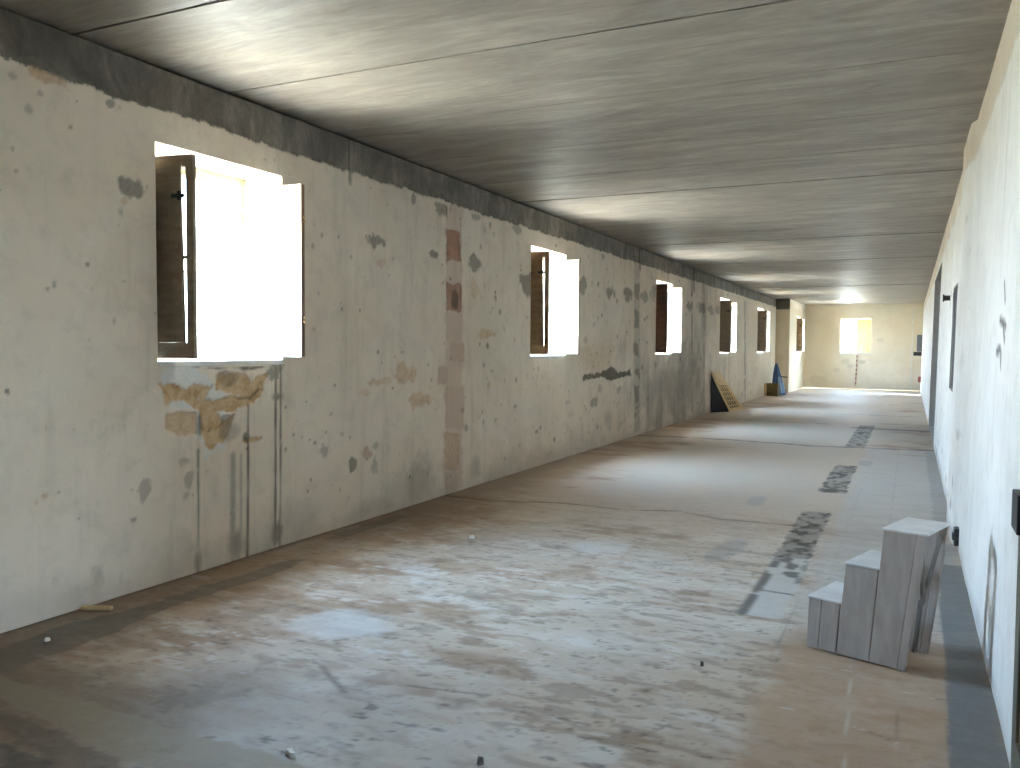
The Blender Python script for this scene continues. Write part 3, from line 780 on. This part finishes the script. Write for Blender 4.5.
# ------------------------------------------------------------------ windows
def casement(win, name, hinge, d, nrm, w, z0, z1, leaf, shut, mirror=False, slit=False):
    """glazed leaf standing open; d runs from the hinge to the free edge, nrm is the side that faces the room when shut"""
    hx = Vector((hinge[0], hinge[1], 0)); d = Vector((d[0], d[1], 0)).normalized(); nr = Vector((nrm[0], nrm[1], 0)).normalized()
    T = .036

    def bar(m, s0, s1, a, b, t0, t1, sag=0.):
        if sag:                                   # a free edge that leans out towards the foot
            f = lambda s_, z_: s_+sag*(z1-z_)/(z1-z0)*(s_/w)
            q = [(f(s0, a), a), (f(s1, a), a), (f(s1, b), b), (f(s0, b), b)]
            m.prism([hx+d*u_+nr*t0+Vector((0, 0, z_)) for u_, z_ in q], nr*(t1-t0)); return
        p = [hx+d*s0+nr*t0, hx+d*s1+nr*t0, hx+d*s1+nr*t1, hx+d*s0+nr*t1]
        m.prism([q+Vector((0, 0, a)) for q in p], (0, 0, b-a))
    st = .052
    m = MB()
    bar(m, 0, st, z0, z1, 0, T); bar(m, w-st, w, z0, z1, 0, T)
    bar(m, st, w-st, z0, z0+.10, 0, T); bar(m, st, w-st, z1-.075, z1, 0, T)
    zm = z0+(z1-z0)*.5
    bar(m, st, w-st, zm-.012, zm+.012, .004, T-.008)
    lf = m.build(name, leaf, win, bevel=.003)
    g = MB(); bar(g, st-.008, w-st+.008, z0+.09, z1-.065, .012, .016)
    go = g.build('glass_pane', M['glass'], lf)
    s = MB(); e = T+.003
    s0, s1, a, b = .012, (w-.078 if slit else w-.033), z0+.10, z1-.055
    sg = .034 if slit else .001
    bar(s, s0, s1, a, b, e+.006, e+.016, sg)                                   # inner shutter: thin field
    bar(s, s0, s0+.05, a, b, e, e+.022, sg); bar(s, s1-.05, s1, a, b, e, e+.022, sg)
    for q in (a, zm-.03, b-.06): bar(s, s0+.05, s1-.05, q, q+.06, e, e+.022, sg)
    for q0, q1 in ((a+.09, zm-.06), (zm+.06, b-.09)): bar(s, s0+.085, s1-.085, q0, q1, e+.001, e+.021, sg)
    so = s.build('shutter', shut, lf, bevel=.003)
    l = MB(); bar(l, w-.13, w-.04, z1-.27, z1-.245, e+.022, e+.03); bar(l, w-.085, w-.065, z1-.285, z1-.23, e+.022, e+.036)
    lo = l.build('latch', M['iron'], lf); lo['label'] = 'dark iron latch'
    if mirror:
        h = MB(); bar(h, w, w+.003, z0+.004, z1-.004, 0, T); bar(h, w-.032, w-.029, z0+.105, z1-.06, T+.003, T+.024)
        ho = h.build('closing_edge', M['doorbrown'], lf); ho['label'] = 'bare brown closing edge'
        h = MB()
        for zz in (z1-.27, z0+.26):
            for q in (0, .03):
                c = hx+d*(w+.012)+nr*(T*.6)+Vector((0, 0, zz+q)); h.cyl(c-Vector((0, 0, .008)), c+Vector((0, 0, .008)), .008, 8)
                h.cyl(c-d*.016, c, .004, 6)
        ho = h.build('catch_pins', M['brass'], lf, smooth=False); ho['label'] = 'small pale catch pins'
    return lf


def window(k, a, b, x, z0, z1, lm, shut, openL=10, tipL=.535, wleaf=.535, rleaf=True, bars=False, shutR=None):
    w = empty('window_%d' % k, (x, (a+b)/2, z0)); w['kind'] = 'structure'
    fx0, fx1 = x-.43, x-.355
    m = MB()
    m.slab((fx0, a, z0), (fx1, a+.045, z1)); m.slab((fx0, b-.045, z0), (fx1, b, z1))
    m.slab((fx0, a+.045, z1-.075), (fx1, b-.045, z1)); m.slab((fx0, a+.045, z0), (fx1, b-.045, z0+.03))
    m.build('window_frame', M['frame'], w, bevel=.004)
    m = MB(); m.slab((x-.36, a+.002, z0-.03), (x+.004, b-.002, z0+.004)); m.build('window_sill', M['sill'], w, bevel=.004)
    zt = z1-.07
    hx = fx1+.008
    ang = math.radians(openL)
    casement(w, 'casement', (hx, a+.055), (math.cos(ang), math.sin(ang)), (math.sin(ang), -math.cos(ang)), tipL, z0+.025, zt, lm, shut, slit=k < 3)
    casement(w, 'casement', (hx, b-.028), (math.cos(.02), math.sin(.02)), (0, 1), wleaf, z0+.025, zt, M['leafcream'], shutR or M['leafcream'], mirror=True)
    if bars:
        m = MB(); y = a+(b-a)*.79
        m.cyl((XO+.05, y, z0), (XO+.05, y, z1), .004, 8); m.cyl((XO+.05, a, z0+.63), (XO+.05, y, z0+.63), .008, 8)
        m.build('window_bar', M['leafcream'], w)
    return w


lms = [(M['leafgrey'], M['leafgrey']), (M['leafbrown'], M['leafbrown']), (M['leafred'], M['leafred']), (M['leafgrey'], M['leafgrey']), (M['leafgrey'], M['leafgrey'])]
for k, (a, b) in enumerate(WINS):
    window(k+1, a, b, XL, *WZ, *lms[k], openL=(10, 9, 3, 7, 6)[k], tipL=(.54, .54, .54, .60, .60)[k], bars=(k == 0))
window(6, *WIN6, XP, 1.40, 2.70, M['leafbrown'], M['leafbrown'], openL=8, wleaf=.50)

# window of the end wall: left half open, right half a yellowed sheet
w = empty('window_7', ((WIN7[0]+WIN7[1])/2, YE, 1.37)); w['kind'] = 'structure'
a, b = WIN7; z0, z1 = 1.37, 2.69; xm = a+.56
m = MB(); f0, f1 = YE+.30, YE+.37
m.slab((a, f0, z0), (a+.04, f1, z1)); m.slab((b-.04, f0, z0), (b, f1, z1)); m.slab((a+.04, f0, z1-.05), (b-.04, f1, z1)); m.slab((a+.04, f0, z0), (b-.04, f1, z0+.04))
m.build('window_frame', M['frame'], w, bevel=.004)
m = MB(); m.slab((a+.002, YE-.004, z0-.03), (b-.002, YE+.30, z0+.004)); m.build('window_sill', M['sill'], w, bevel=.004)
m = MB(); g0, g1 = YE+.12, YE+.15
m.slab((xm, g0, z0+.006), (xm+.03, g1, z1-.04)); m.slab((b-.05, g0, z0+.006), (b-.01, g1, z1-.04)); m.slab((xm+.03, g0, z0+.006), (b-.05, g1, z0+.05)); m.slab((xm+.03, g0, z1-.08), (b-.05, g1, z1-.04))
lf = m.build('casement', M['leafcream'], w, bevel=.003)
m = MB(); m.slab((xm+.025, g0+.012, z0+.045), (b-.045, g0+.016, z1-.075)); o = m.build('yellow_pane', M['yellow'], lf); o['label'] = 'yellowed pane'

# closed dark shutter in the right-hand wall recess
w = empty('window_8', (XRW(1.6), 9.45, NZ[0])); w['kind'] = 'structure'
m = MB(); xx = XRW(1.6)+.012
m.slab((xx, NICHE[0]+.002, NZ[0]+.002), (xx+.04, NICHE[1]-.002, NZ[1]-.002)); 
for q in (NICHE[0]+.03, 9.47): m.slab((xx-.012, q, NZ[0]+.04), (xx, q+.40, NZ[1]-.04))
m.build('shutter', M['darkwood'], w, bevel=.004)

# big doorway to the side, closed by a dark door set back
w = empty('door_2', (.9, 16.5, 0)); w['kind'] = 'structure'
m = MB()
for k in range(8): m.slab((.62, DOORWAY[0]+.02+k*.495, .01), (.66, DOORWAY[0]+.505+k*.495, DZ-.03), bev=.006)
lf = m.build('door_leaf', M['darkwood'], w)
m = MB(); m.slab((.60, 16.3, .95), (.62, 16.4, 1.15)); m.cyl((.56, 16.35, 1.08), (.60, 16.35, 1.08), .015); m.build('door_handle', M['iron'], lf)

# old door standing open against the right wall, close to the camera: only its free edge shows
d = empty('door_1', (.35, 2.45, 0)); d['kind'] = 'structure'
x0, x1, y0, y1 = .337, .362, 2.45, 3.20
m = MB()
m.slab((x0, y1-.11, .02), (x1, y1-.004, 2.10)); m.slab((x0, y0, .02), (x1, y0+.11, 2.10))
for za, zb in ((.02, .24), (.92, 1.06), (1.98, 2.10)): m.slab((x0, y0+.11, za), (x1, y1-.11, zb))
lf = m.build('door_leaf', M['door'], d, bevel=.003)
m = MB()
for za, zb in ((.24, .92), (1.06, 1.98)): m.slab((x0+.010, y0+.11, za), (x1-.01, y1-.11, zb)); m.slab((x0+.004, y0+.17, za+.06), (x0+.011, y1-.17, zb-.06))
m.build('door_panel', M['doorbrown'], lf, bevel=.003)
m = MB(); m.slab((x0+.001, y1-.004, .02), (x1, y1+.006, 2.10)); o = m.build('door_edge', M['doorcream'], lf); o['label'] = 'cream painted edge'
m = MB(); m.slab((x0-.022, y1-.16, .92), (x0, y1-.006, 1.045), bev=.004); m.slab((x0-.016, y1-.006, .965), (x0-.004, y1+.030, 1.005), bev=.002)
o = m.build('rim_lock', M['iron'], lf); o['label'] = 'dark rim lock with its bolt thrown'


# ------------------------------------------------------------------ step stool
def step_stool():
    o0 = Vector((-.425, 4.402, 0)); e1 = Vector((.953, -.303, 0)); e2 = Vector((.303, .953, 0))
    root = empty('step_stool', o0); D = .35

    def P(u, v, z): return o0+e1*u+e2*v+Vector((0, 0, z))
    # splayed upright boards of a cheek: (bottom u0,u1, top u0,u1, height)
    bd = [(-.012, .046, -.004, .060, .255), (.048, .136, .062, .150, .255), (.139, .295, .176, .328, .455), (.298, .425, .350, .497, .650)]
    for v0, nm in ((0., 'side_panel'), (D-.02, 'side_panel')):
        m = MB()
        for a, b, c, d_, h in bd:
            m.prism([P(a, v0, .004), P(b, v0, .004), P(d_, v0, h), P(c, v0, h)], e2*.02)
        m.build(nm, M['stool'], root, bevel=.0025)
    m = MB()                                                           # end posts of both cheeks
    for v0 in (-.004, D-.022): m.prism([P(.427, v0, .0), P(.462, v0, .0), P(.538, v0, .650), P(.500, v0, .650)], e2*.026)
    m.build('post', M['stool'], root, bevel=.003)
    for (a, b, h) in ((-.012, .160, .255), (.166, .338, .455), (.340, .546, .650)):
        m = MB(); m.prism([P(a, -.005, h), P(b, -.005, h), P(b, D+.005, h), P(a, D+.005, h)], (0, 0, .010)); t = m.build('tread', M['stooltop'], root, bevel=.003)
        t['label'] = 'pale tread'
    m = MB()                                                           # crossed boards stand in for the open end's V of light; rail at foot
    for (p, q) in ((P(.510, .03, .60), P(.470, D*.60, .28)), (P(.512, D-.03, .60), P(.468, D*.48, .26)), (P(.468, D*.52, .30), P(.452, D*.45, .05))):
        m.board(p, q, .032, .014, e2)
    m.build('light_v_board', M['stoolraw'], root)
    m = MB(); m.prism([P(.20, .022, .03), P(.205, .022, .10), P(.205, D-.022, .10), P(.20, D-.022, .03)], e1*.016); m.build('cross_rail', M['stoolraw'], root)
    tag(root, 'grey painted wooden step stool with three treads, beside the right wall', 'step stool')
    return root


step_stool()


# ------------------------------------------------------------------ lattice rack leaning on the left wall
def feed_rack():
    root = empty('lattice_rack', (XL+.25, 20.5, 0))
    # leaning face between foot line A-B on the floor and head line C-D on the wall
    A, B = Vector((-3.85, 20.30, .0)), Vector((-3.72, 21.35, .0)); Cc, Dd = Vector((XL+.015, 19.66, .97)), Vector((XL+.015, 20.62, .95))

    def Q(s, t): return (A*(1-s)+B*s)*(1-t)+(Cc*(1-s)+Dd*s)*t
    nrm = (B-A).cross(Cc-A).normalized()
    if nrm.x < 0: nrm = -nrm
    T = .03

    def strip(m, s0, t0, s1, t1, w, k=0):
        p, q = Q(s0, t0), Q(s1, t1); m.board(p-nrm*(T/2+k), q-nrm*(T/2+k), w, T*.6, (q-p).cross(nrm))
    m = MB(); strip(m, .045, .01, .045, .99, .11)
    m.build('stile', M['pale_wood'], root)
    m = MB(); strip(m, .955, .01, .955, .99, .09); m.build('stile', M['pale_wood'], root)
    m = MB(); m.prism([Q(.07, .66), Q(.93, .64), Q(.93, .995), Q(.07, .995)], -nrm*T*.6); m.build('top_board', M['pale_wood'], root)
    m = MB(); strip(m, .05, .04, .95, .04, .07); m.build('bottom_rail', M['pale_wood'], root)
    m = MB()
    for k in range(4): strip(m, .24+k*.18, .05, .24+k*.18, .65, .034, -.004)
    for k in range(5): strip(m, .07, .14+k*.115, .93, .14+k*.115, .028, .012)
    m.build('lattice', M['pale_wood'], root)
    m = MB(); m.prism([Q(.03, .03)-nrm*.07, Q(.97, .03)-nrm*.07, Q(.97, .66)-nrm*.07, Q(.03, .66)-nrm*.07], -nrm*.01); s = m.build('shade_sheet', M['dark_board'], root); s['label'] = 'dark sheet standing in for shade behind the lattice'  # dark sheet added for the shade seen through the lattice holes
    m = MB()
    m.prism([A-nrm*.04+Vector((-.0, 0, .002)), Vector((XL+.02, 19.66, .002)), Vector((XL+.02, 19.66, .90))], (0, .02, 0)); s = m.build('side_panel', M['dark_board'], root); s['label'] = 'near black side board'
    m = MB(); m.prism([Vector((XL+.02, 19.70, .01)), Vector((XL+.02, 20.6, .01)), Vector((XL+.02, 20.6, .86)), Vector((XL+.02, 19.70, .86))], (.012, 0, 0)); s = m.build('back_panel', M['dark_board'], root)
    tag(root, 'pale wooden lattice rack with dark side leaning on the left wall', 'rack')


feed_rack()


# ------------------------------------------------------------------ crate and tarp by the step in the wall
c = empty('wooden_crate', (-3.985, 27.85, 0))
m = MB(); w_, d_, h_ = .40, .36, .40
cx, cy = -3.985, 27.85
for sx in (-1, 1): m.slab((cx+sx*w_/2-.008, cy-d_/2, .02), (cx+sx*w_/2+.008, cy+d_/2, h_))
for sy in (-1, 1):
    for k in range(3): m.slab((cx-w_/2, cy+sy*d_/2-.008, .02+k*.13), (cx+w_/2, cy+sy*d_/2+.008, .14+k*.13))
m.slab((cx-w_/2, cy-d_/2, .005), (cx+w_/2, cy+d_/2, .025))
m.build('crate_body', M['crate'], c, bevel=.003)
for sx in (-1, 1):
    m = MB(); m.slab((cx+sx*(w_/2-.035)-.03, cy-d_/2-.022, .0), (cx+sx*(w_/2-.035)+.03, cy-d_/2-.008, h_+.01))
    o = m.build('corner_post', M['pale_wood'] if sx < 0 else M['crate'], c, bevel=.002)
    if sx < 0: o['label'] = 'paler corner batten'
m = MB(); m.slab((cx-w_/2, cy-d_/2, h_-.05), (cx+w_/2, cy+d_/2, h_-.035)); m.build('lid', M['dark_board'], c)
tag(c, 'small olive brown wooden crate standing in front of the blue tarp bundle', 'crate')


def tarp():
    root = empty('tarp_bundle', (-3.86, 28.600, 0))
    bm = bmesh.new(); rings = []
    for k in range(13):
        t = k/12; z_ = .01+t*1.02; r = .25*(1-t)**.75+.045
        ring = []
        for j in range(28):
            a = 2*math.pi*j/28; f = 1+.16*math.sin(5*a+t*2)+.08*math.sin(11*a-t*3)
            ring.append(bm.verts.new((-3.90-.06*t+r*f*math.cos(a)*.72, 28.570+r*f*math.sin(a)*.9, z_)))
        rings.append(ring)
    for p, q in zip(rings[:-1], rings[1:]):
        for j in range(28): bm.faces.new((p[j], p[(j+1) % 28], q[(j+1) % 28], q[j]))
    bm.faces.new(rings[-1]); bm.faces.new(rings[0][::-1])
    m = MB(); m.bm.free(); m.bm = bm
    m.build('tarp_cover', M['tarp'], root, smooth=True)
    m = MB()
    pts = [(-3.86, 28.295, .60), (-3.80, 28.285, .60), (-3.73, 28.250, .02), (-3.84, 28.250, .02)]
    m.prism(pts, (0, .05, 0)); o = m.build('tarp_flap', M['tarp_pale'], root, bevel=.004); o['label'] = 'pale blue hanging flap'
    m = MB(); m.cyl((-3.95, 28.500, .62), (-3.62, 28.670, .58), .016, 8); o = m.build('pole', M['dark_board'], root); o['label'] = 'dark stick poking out sideways'
    tag(root, 'blue folded tarp bundle standing upright in the corner behind the crate', 'tarp')


tarp()

# ------------------------------------------------------------------ small fittings
b = empty('electric_box', (XRW(1.6), 33.4, 1.35))
m = MB(); m.slab((.21, 33.1, 1.45), (.372, 33.7, 2.05), bev=.01); m.build('box_body', M['graybox'], b)
m = MB(); m.slab((.20, 33.14, 1.49), (.21, 33.66, 2.01)); m.build('box_door', M['graybox'], b)
m = MB(); m.slab((.10, 33.2, 1.30), (.37, 33.5, 1.44), bev=.02); o = m.build('cable_box', M['iron'], b)
tag(b, 'grey electric box with dark lower housing fixed at the far end of the right wall', 'electric box')
m = MB(); m.slab((.27, 33.3, .35), (.375, 33.6, .55), bev=.015); m.slab((.26, 33.36, .40), (.27, 33.54, .50)); tag(m.build('socket_box', M['red']), 'small red socket box low on the right wall beneath the electric box', 'socket box')

m = MB()
ptop, pbot = at(857, 355, 1, YE), at(855.5, 386, 1, YE)
m.cyl((ptop[0], YE-.018, ptop[2]), (pbot[0], YE-.018, pbot[2]), .006, 6)
for k in range(7):
    t = (k+.3)/7; p = ptop*(1-t)+pbot*t; m.box((p[0], YE-.022, p[2]), (.045, .034, .055), bev=.006)
tag(m.build('clipped_cable', M['red']), 'thin cable with red clips running down the end wall below its window', 'cable')

m = MB()
p = at(912, 350, 1, YE)
m.slab((p[0]-.02, YE-.03, .02), (p[0]+.02, YE+.0, 3.1)); m.build('trim_1', M['sill'], kind='structure')

# hook, and a dark box standing in for a recess, on the right wall
m = MB(); p = at(948, 298, 0, .37)
x = XRW(p[2]); m.cyl((x-.06, p[1], p[2]), (x+.01, p[1], p[2]), .03, 10); m.cyl((x-.075, p[1], p[2]), (x-.06, p[1], p[2]), .042, 10)
tag(m.build('wall_peg', M['iron']), 'black round peg high on the right wall before the dark shutter', 'peg')
m = MB(); p = at(958, 528, 2, .0)
m.box((.350, 7.10, .10), (.04, .12, .13), bev=.008); m.box((.326, 7.10, .10), (.012, .07, .05), bev=.003)
tag(m.build('recess_stand_in', M['iron']), 'small dark box standing in for a recess at the foot of the right wall behind the stool', 'recess stand-in')


# ------------------------------------------------------------------ litter on the floor
def chip(name, px, size, mat, label, cat, seed, hgt=.4, rz=0., group=None):
    rnd = random.Random(seed); p = at(px[0], px[1], 2, 0)
    bm = bmesh.new(); k = rnd.randint(6, 8)
    lo, hi = [], []
    for j in range(k):
        a = 2*math.pi*j/k; r = rnd.uniform(.65, 1.1)
        x_, y_ = size[0]/2*r*math.cos(a), size[1]/2*r*math.sin(a)
        X_ = x_*math.cos(rz)-y_*math.sin(rz); Y_ = x_*math.sin(rz)+y_*math.cos(rz)
        lo.append(bm.verts.new((p[0]+X_, p[1]+Y_, -.004))); hi.append(bm.verts.new((p[0]+X_*.8, p[1]+Y_*.8, size[2]*rnd.uniform(.7, 1.1))))
    top = bm.verts.new((p[0], p[1], size[2]*1.15))
    for j in range(k):
        bm.faces.new((lo[j], lo[(j+1) % k], hi[(j+1) % k], hi[j])); bm.faces.new((hi[j], hi[(j+1) % k], top))
    bm.faces.new(lo[::-1])
    m = MB(); m.bm.free(); m.bm = bm
    return tag(m.build(name, mat), label, cat, group)


chip('plaster_chip', (291, 754), (.085, .035, .014), M['chip'], 'largest white plaster chip, lying on the bare floor near the camera', 'plaster chip', 1, rz=-.4, group='plaster chips on the floor')
chip('plaster_chip', (472, 538), (.07, .05, .02), M['chip'], 'white plaster chip on the brown floor near the foot of the brick chase', 'plaster chip', 2, group='plaster chips on the floor')
chip('plaster_chip', (47, 640), (.035, .03, .012), M['chip'], 'small white plaster chip by the left wall short of the wood offcut', 'plaster chip', 3, group='plaster chips on the floor')
chip('stone', (702, 665), (.022, .022, .016), M['stone'], 'small dark stone alone on the bare floor left of the step stool', 'stone', 4)
chip('stone', (480, 763), (.035, .028, .02), M['stone'], 'dark stone on the grey screed at the lower edge', 'stone', 5)
p = at(97, 610, 2, 0); m = MB()
m.box((p[0], p[1], .012), (.17, .032, .022), rot=__import__('mathutils').Matrix.Rotation(.42, 3, 'Z'), bev=.003)
tag(m.build('wood_offcut', M['pale_wood']), 'short pale wood offcut lying along the foot of the left wall', 'offcut')

# ------------------------------------------------------------------ outside
m = MB(); m.slab((-260, -200, -4.2), (200, 260, -4.0)); m.build('ground_outside', M['ground'], kind='structure')

wd = bpy.data.worlds.new('sky'); SC.world = wd; wd.use_nodes = True
nt = wd.node_tree; bg = nt.nodes['Background']
tc = nt.nodes.new('ShaderNodeTexCoord'); sx = nt.nodes.new('ShaderNodeSeparateXYZ'); nt.links.new(tc.outputs['Generated'], sx.inputs[0])
rp = nt.nodes.new('ShaderNodeValToRGB'); nt.links.new(sx.outputs['Z'], rp.inputs[0])
rp.color_ramp.elements[0].position = 0; rp.color_ramp.elements[0].color = (.77, .885, 1.0, 1)
rp.color_ramp.elements[1].position = .45; rp.color_ramp.elements[1].color = (.38, .64, 1.0, 1)
nt.links.new(rp.outputs[0], bg.inputs['Color']); bg.inputs['Strength'].default_value = 17.

sl = bpy.data.lights.new('sun', 'SUN'); so = bpy.data.objects.new('sun', sl); C.objects.link(so)
sl.energy = 20.; sl.angle = .01; sl.color = (1, .94, .84)
so.rotation_euler = Vector((.22, .50, -.84)).to_track_quat('-Z', 'Y').to_euler()

# portals: only guide the sampling of the sky through the openings
def portal(loc, rot, sx_, sy_):
    l = bpy.data.lights.new('portal', 'AREA'); l.shape = 'RECTANGLE'; l.size = sx_; l.size_y = sy_; l.cycles.is_portal = True
    o = bpy.data.objects.new('portal', l); C.objects.link(o); o.location = loc; o.rotation_euler = rot


for a, b in WINS: portal((XO-.01, (a+b)/2, sum(WZ)/2), (0, -math.pi/2, 0), WZ[1]-WZ[0], b-a)
portal((XP-.51, sum(WIN6)/2, 2.05), (0, -math.pi/2, 0), 1.3, 1.1)
portal((.89, sum(FILL_SIDE)/2, SZ/2), (0, math.pi/2, 0), SZ, FILL_SIDE[1]-FILL_SIDE[0])
portal((.89, sum(FILL_FAR)/2, FZ/2), (0, math.pi/2, 0), FZ, FILL_FAR[1]-FILL_FAR[0])
portal((sum(WIN7)/2, YE+.51, 2.03), (-math.pi/2, 0, 0), WIN7[1]-WIN7[0], 1.32)

SC.view_settings.view_transform = 'Standard'; SC.view_settings.look = 'None'
SC.view_settings.exposure = 2.28; SC.view_settings.gamma = 1.; SC.view_settings.use_curve_mapping = False
SC.cycles.max_bounces = 14; SC.cycles.diffuse_bounces = 8; SC.cycles.glossy_bounces = 4; SC.cycles.transparent_max_bounces = 12
SC.cycles.sample_clamp_indirect = 20.
